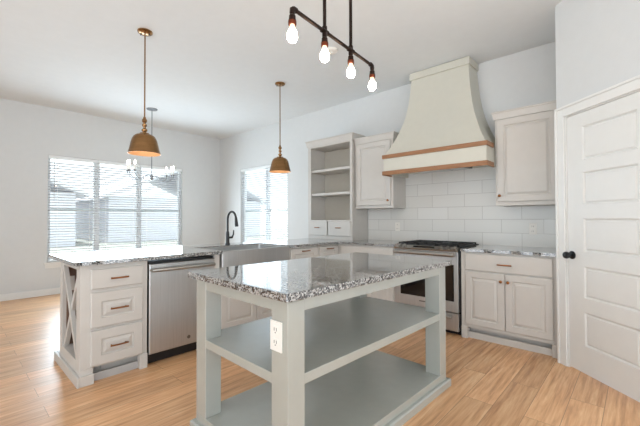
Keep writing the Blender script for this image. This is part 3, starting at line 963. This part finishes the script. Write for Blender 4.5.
# ------------------------------------------------------------ pendants
def pendant(x, y, label):
    t = thing('pendant_light', label, 'light', (x, y, C), 0, 'brass pendants above the peninsula')
    cn = MB().lathe((x, y, C), [(0, -0.0005), (0.067, -0.0005), (0.067, -0.012), (0.05, -0.022), (0.012, -0.026), (0, -0.026)], 24).build('canopy', M['brass'], t, smooth=40)
    for s in (-1, 1):
        MB().lathe((x + s * 0.03, y + s * 0.028, C - 0.0245), [(0, 0), (0.006, 0), (0.006, -0.012), (0, -0.014)], 8).build('screw', M['black'], cn)
    MB().tube([(x, y, C - 0.02), (x, y, 2.20)], 0.0065, 10).build('rod', M['brass'], t, smooth=40)
    MB().lathe((x, y, 0), [(0, 2.215), (0.010, 2.212), (0.013, 2.195), (0.022, 2.185), (0.023, 2.165), (0.012, 2.155), (0.011, 2.145), (0.021, 2.138), (0.021, 2.122), (0.012, 2.114), (0.012, 2.10), (0.026, 2.09), (0.026, 2.075), (0.016, 2.066), (0.016, 2.05), (0, 2.048)], 20).build('finial', M['brass'], t, smooth=50)
    k0 = [(0.0, 2.053), (0.042, 2.053), (0.044, 2.044), (0.075, 2.036), (0.095, 2.020), (0.108, 1.996), (0.117, 1.965), (0.125, 1.93), (0.133, 1.895), (0.141, 1.868), (0.1465, 1.853)]
    s_ = MB().lathe((x, y, 0), k0 + [(0.1446, 1.8532)], 40, cap1=False)
    sh_ = s_.build('lamp_shade', M['brass'], t, smooth=35)
    MB().loops([[(x + r * math.cos(a), y + r * math.sin(a), z) for a in [2 * PI * q / 40 for q in range(40)]] for r, z in [(0.1445, 1.8535), (0.139, 1.868), (0.131, 1.895), (0.123, 1.93), (0.115, 1.963), (0.106, 1.992), (0.093, 2.016), (0.04, 2.035), (0.001, 2.036)]], cap0=False, cap1=True).build('shade_lining', M['brassin'], sh_, smooth=40)
    MB().lathe((x, y, 0), [(0, 2.035), (0.016, 2.035), (0.016, 1.985), (0, 1.985)], 14).build('socket', M['brass'], t)
    MB().lathe((x, y, 0), [(0, 1.985), (0.014, 1.983), (0.02, 1.965), (0.029, 1.94), (0.03, 1.92), (0.024, 1.902), (0.012, 1.893), (0, 1.891)], 16).build('bulb', M['bulbp'], t, smooth=60)
pendant(-3.505, 1.301, 'brass bell pendant above the dishwasher, nearest to the camera, before the wide window')
pendant(-3.535, 3.045, 'brass bell pendant beyond the sink, hanging before the separate window')

# ------------------------------------------------------------ chandelier in the nook
cx, cy = -5.905, 2.308
t = thing('chandelier', 'slim silver six-candle chandelier hanging in front of the wide window', 'light', (cx, cy, C))
MB().lathe((cx, cy, C), [(0, -0.0005), (0.085, -0.0005), (0.08, -0.014), (0.02, -0.024), (0, -0.026)], 24).build('canopy', M['chrome'], t, smooth=40)
MB().tube([(cx, cy, C - 0.02), (cx, cy, 1.93)], 0.007, 8).build('stem', M['chrome'], t, smooth=40)
MB().lathe((cx, cy, 0), [(0, 1.955), (0.02, 1.95), (0.028, 1.925), (0.02, 1.90), (0.034, 1.885), (0.02, 1.868), (0, 1.86)], 16).build('hub', M['chrome'], t, smooth=40)
ax = Vector((-0.31, 0.95, 0)).normalized()
px_ = Vector((ax.y, -ax.x, 0))
for s in (-1, 1):
    for k in (-1, 0, 1):
        e = Vector((cx, cy, 0)) + ax * s * (0.37 + 0.03 * (1 - abs(k))) + px_ * k * (0.085)
        dirv = (e - Vector((cx, cy, 0)))
        pts = []
        for q in range(13):
            f_ = q / 12
            p = Vector((cx, cy, 0)) + dirv * f_
            z = 1.925 + 0.02 * math.sin(PI * min(1, f_ / 0.35)) - 0.075 * math.sin(PI * max(0, min(1, (f_ - 0.3) / 0.68))) if f_ < 0.98 else 1.935
            pts.append((p.x, p.y, z))
        pts.append((e.x, e.y, 1.975))
        arm = MB().tube(pts, 0.005, 8).build('arm', M['chrome'], t, smooth=50)
        MB().lathe((e.x, e.y, 0), [(0, 1.968), (0.012, 1.968), (0.026, 1.985), (0.026, 1.992), (0.012, 1.994), (0, 1.994)], 14).build('drip_cup', M['chrome'], arm, smooth=40)
        MB().lathe((e.x, e.y, 0), [(0, 1.992), (0.0125, 1.992), (0.0125, 2.075), (0, 2.075)], 12).build('candle_sleeve', M['candle'], arm, smooth=40)
        MB().lathe((e.x, e.y, 0), [(0, 2.075), (0.008, 2.076), (0.013, 2.093), (0.0135, 2.105), (0.009, 2.128), (0.003, 2.146), (0, 2.147)], 12).build('bulb', M['bulbw'], arm, smooth=60)

# ------------------------------------------------------------ pipe light over the island
J = [Vector((-1.422, 1.316, 2.41)), Vector((-1.4515, 1.622, 2.41)), Vector((-1.4805, 1.930, 2.41)), Vector((-1.509, 2.238, 2.41))]
t = thing('pipe_light', 'black industrial pipe light with four bare filament bulbs above the island', 'light', (-1.466, 1.777, C))
MB().tube([J[0], J[3]], 0.0115, 12).build('crossbar', M['pipe'], t, smooth=40)
for j in J[1:3]:
    MB().tube([(j.x, j.y, 2.41), (j.x, j.y, C - 0.018)], 0.0115, 12).build('down_pipe', M['pipe'], t, smooth=40)
    MB().lathe((j.x, j.y, C), [(0, -0.0005), (0.048, -0.0005), (0.048, -0.012), (0.022, -0.02), (0.02, -0.04), (0, -0.04)], 18).build('ceiling_flange', M['pipe'], t, smooth=40)
dv = (J[3] - J[0]).normalized()
for i, j in enumerate(J):
    ft = MB()
    if 0 < i < 3:
        ft.tube([j - dv * 0.03, j + dv * 0.03], 0.0165, 12)
        ft.lathe(j, [(0, -0.03), (0.0165, -0.03), (0.0165, 0.03), (0, 0.03)], 12)
    else:
        q = dv if i == 0 else -dv
        ft.tube([j + q * 0.032, j + q * 0.012, j + q * 0.002 - Vector((0, 0, 0.006)), j - Vector((0, 0, 0.028))], 0.0165, 12)
    so = MB().lathe(j, [(0, -0.022), (0.0145, -0.022), (0.0145, -0.04), (0.019, -0.044), (0.02, -0.062), (0.0225, -0.07), (0.0225, -0.075), (0, -0.075)], 16).build('socket', M['pipe'], t, smooth=40)
    ft.build('fitting', M['pipe'], t, smooth=40)
    MB().lathe(j, [(0, -0.074), (0.0235, -0.074), (0.0235, -0.094), (0.015, -0.094), (0, -0.094)], 16).build('collar', M['pipec'], so, smooth=40)
    MB().lathe(j, [(0, -0.094), (0.0135, -0.094), (0.0145, -0.104), (0.020, -0.122), (0.0275, -0.142), (0.030, -0.158), (0.028, -0.175), (0.019, -0.189), (0.008, -0.1955), (0, -0.196)], 20).build('bulb', M['bulb'], so, smooth=60)

# smoke detector
t = thing('smoke_detector', 'small round white detector on the ceiling behind the pipe light', 'detector', (-2.419, 2.813, C))
MB().lathe((-2.419, 2.813, C), [(0, -0.0005), (0.066, -0.0005), (0.066, -0.018), (0.055, -0.026), (0.03, -0.03), (0, -0.03)], 24).build('housing', M['plate'], t, smooth=40)
MB().lathe((-2.419, 2.813, C), [(0, -0.0295), (0.02, -0.0295), (0.018, -0.036), (0, -0.036)], 16).build('sensor_cap', M['plate'], t, smooth=40)
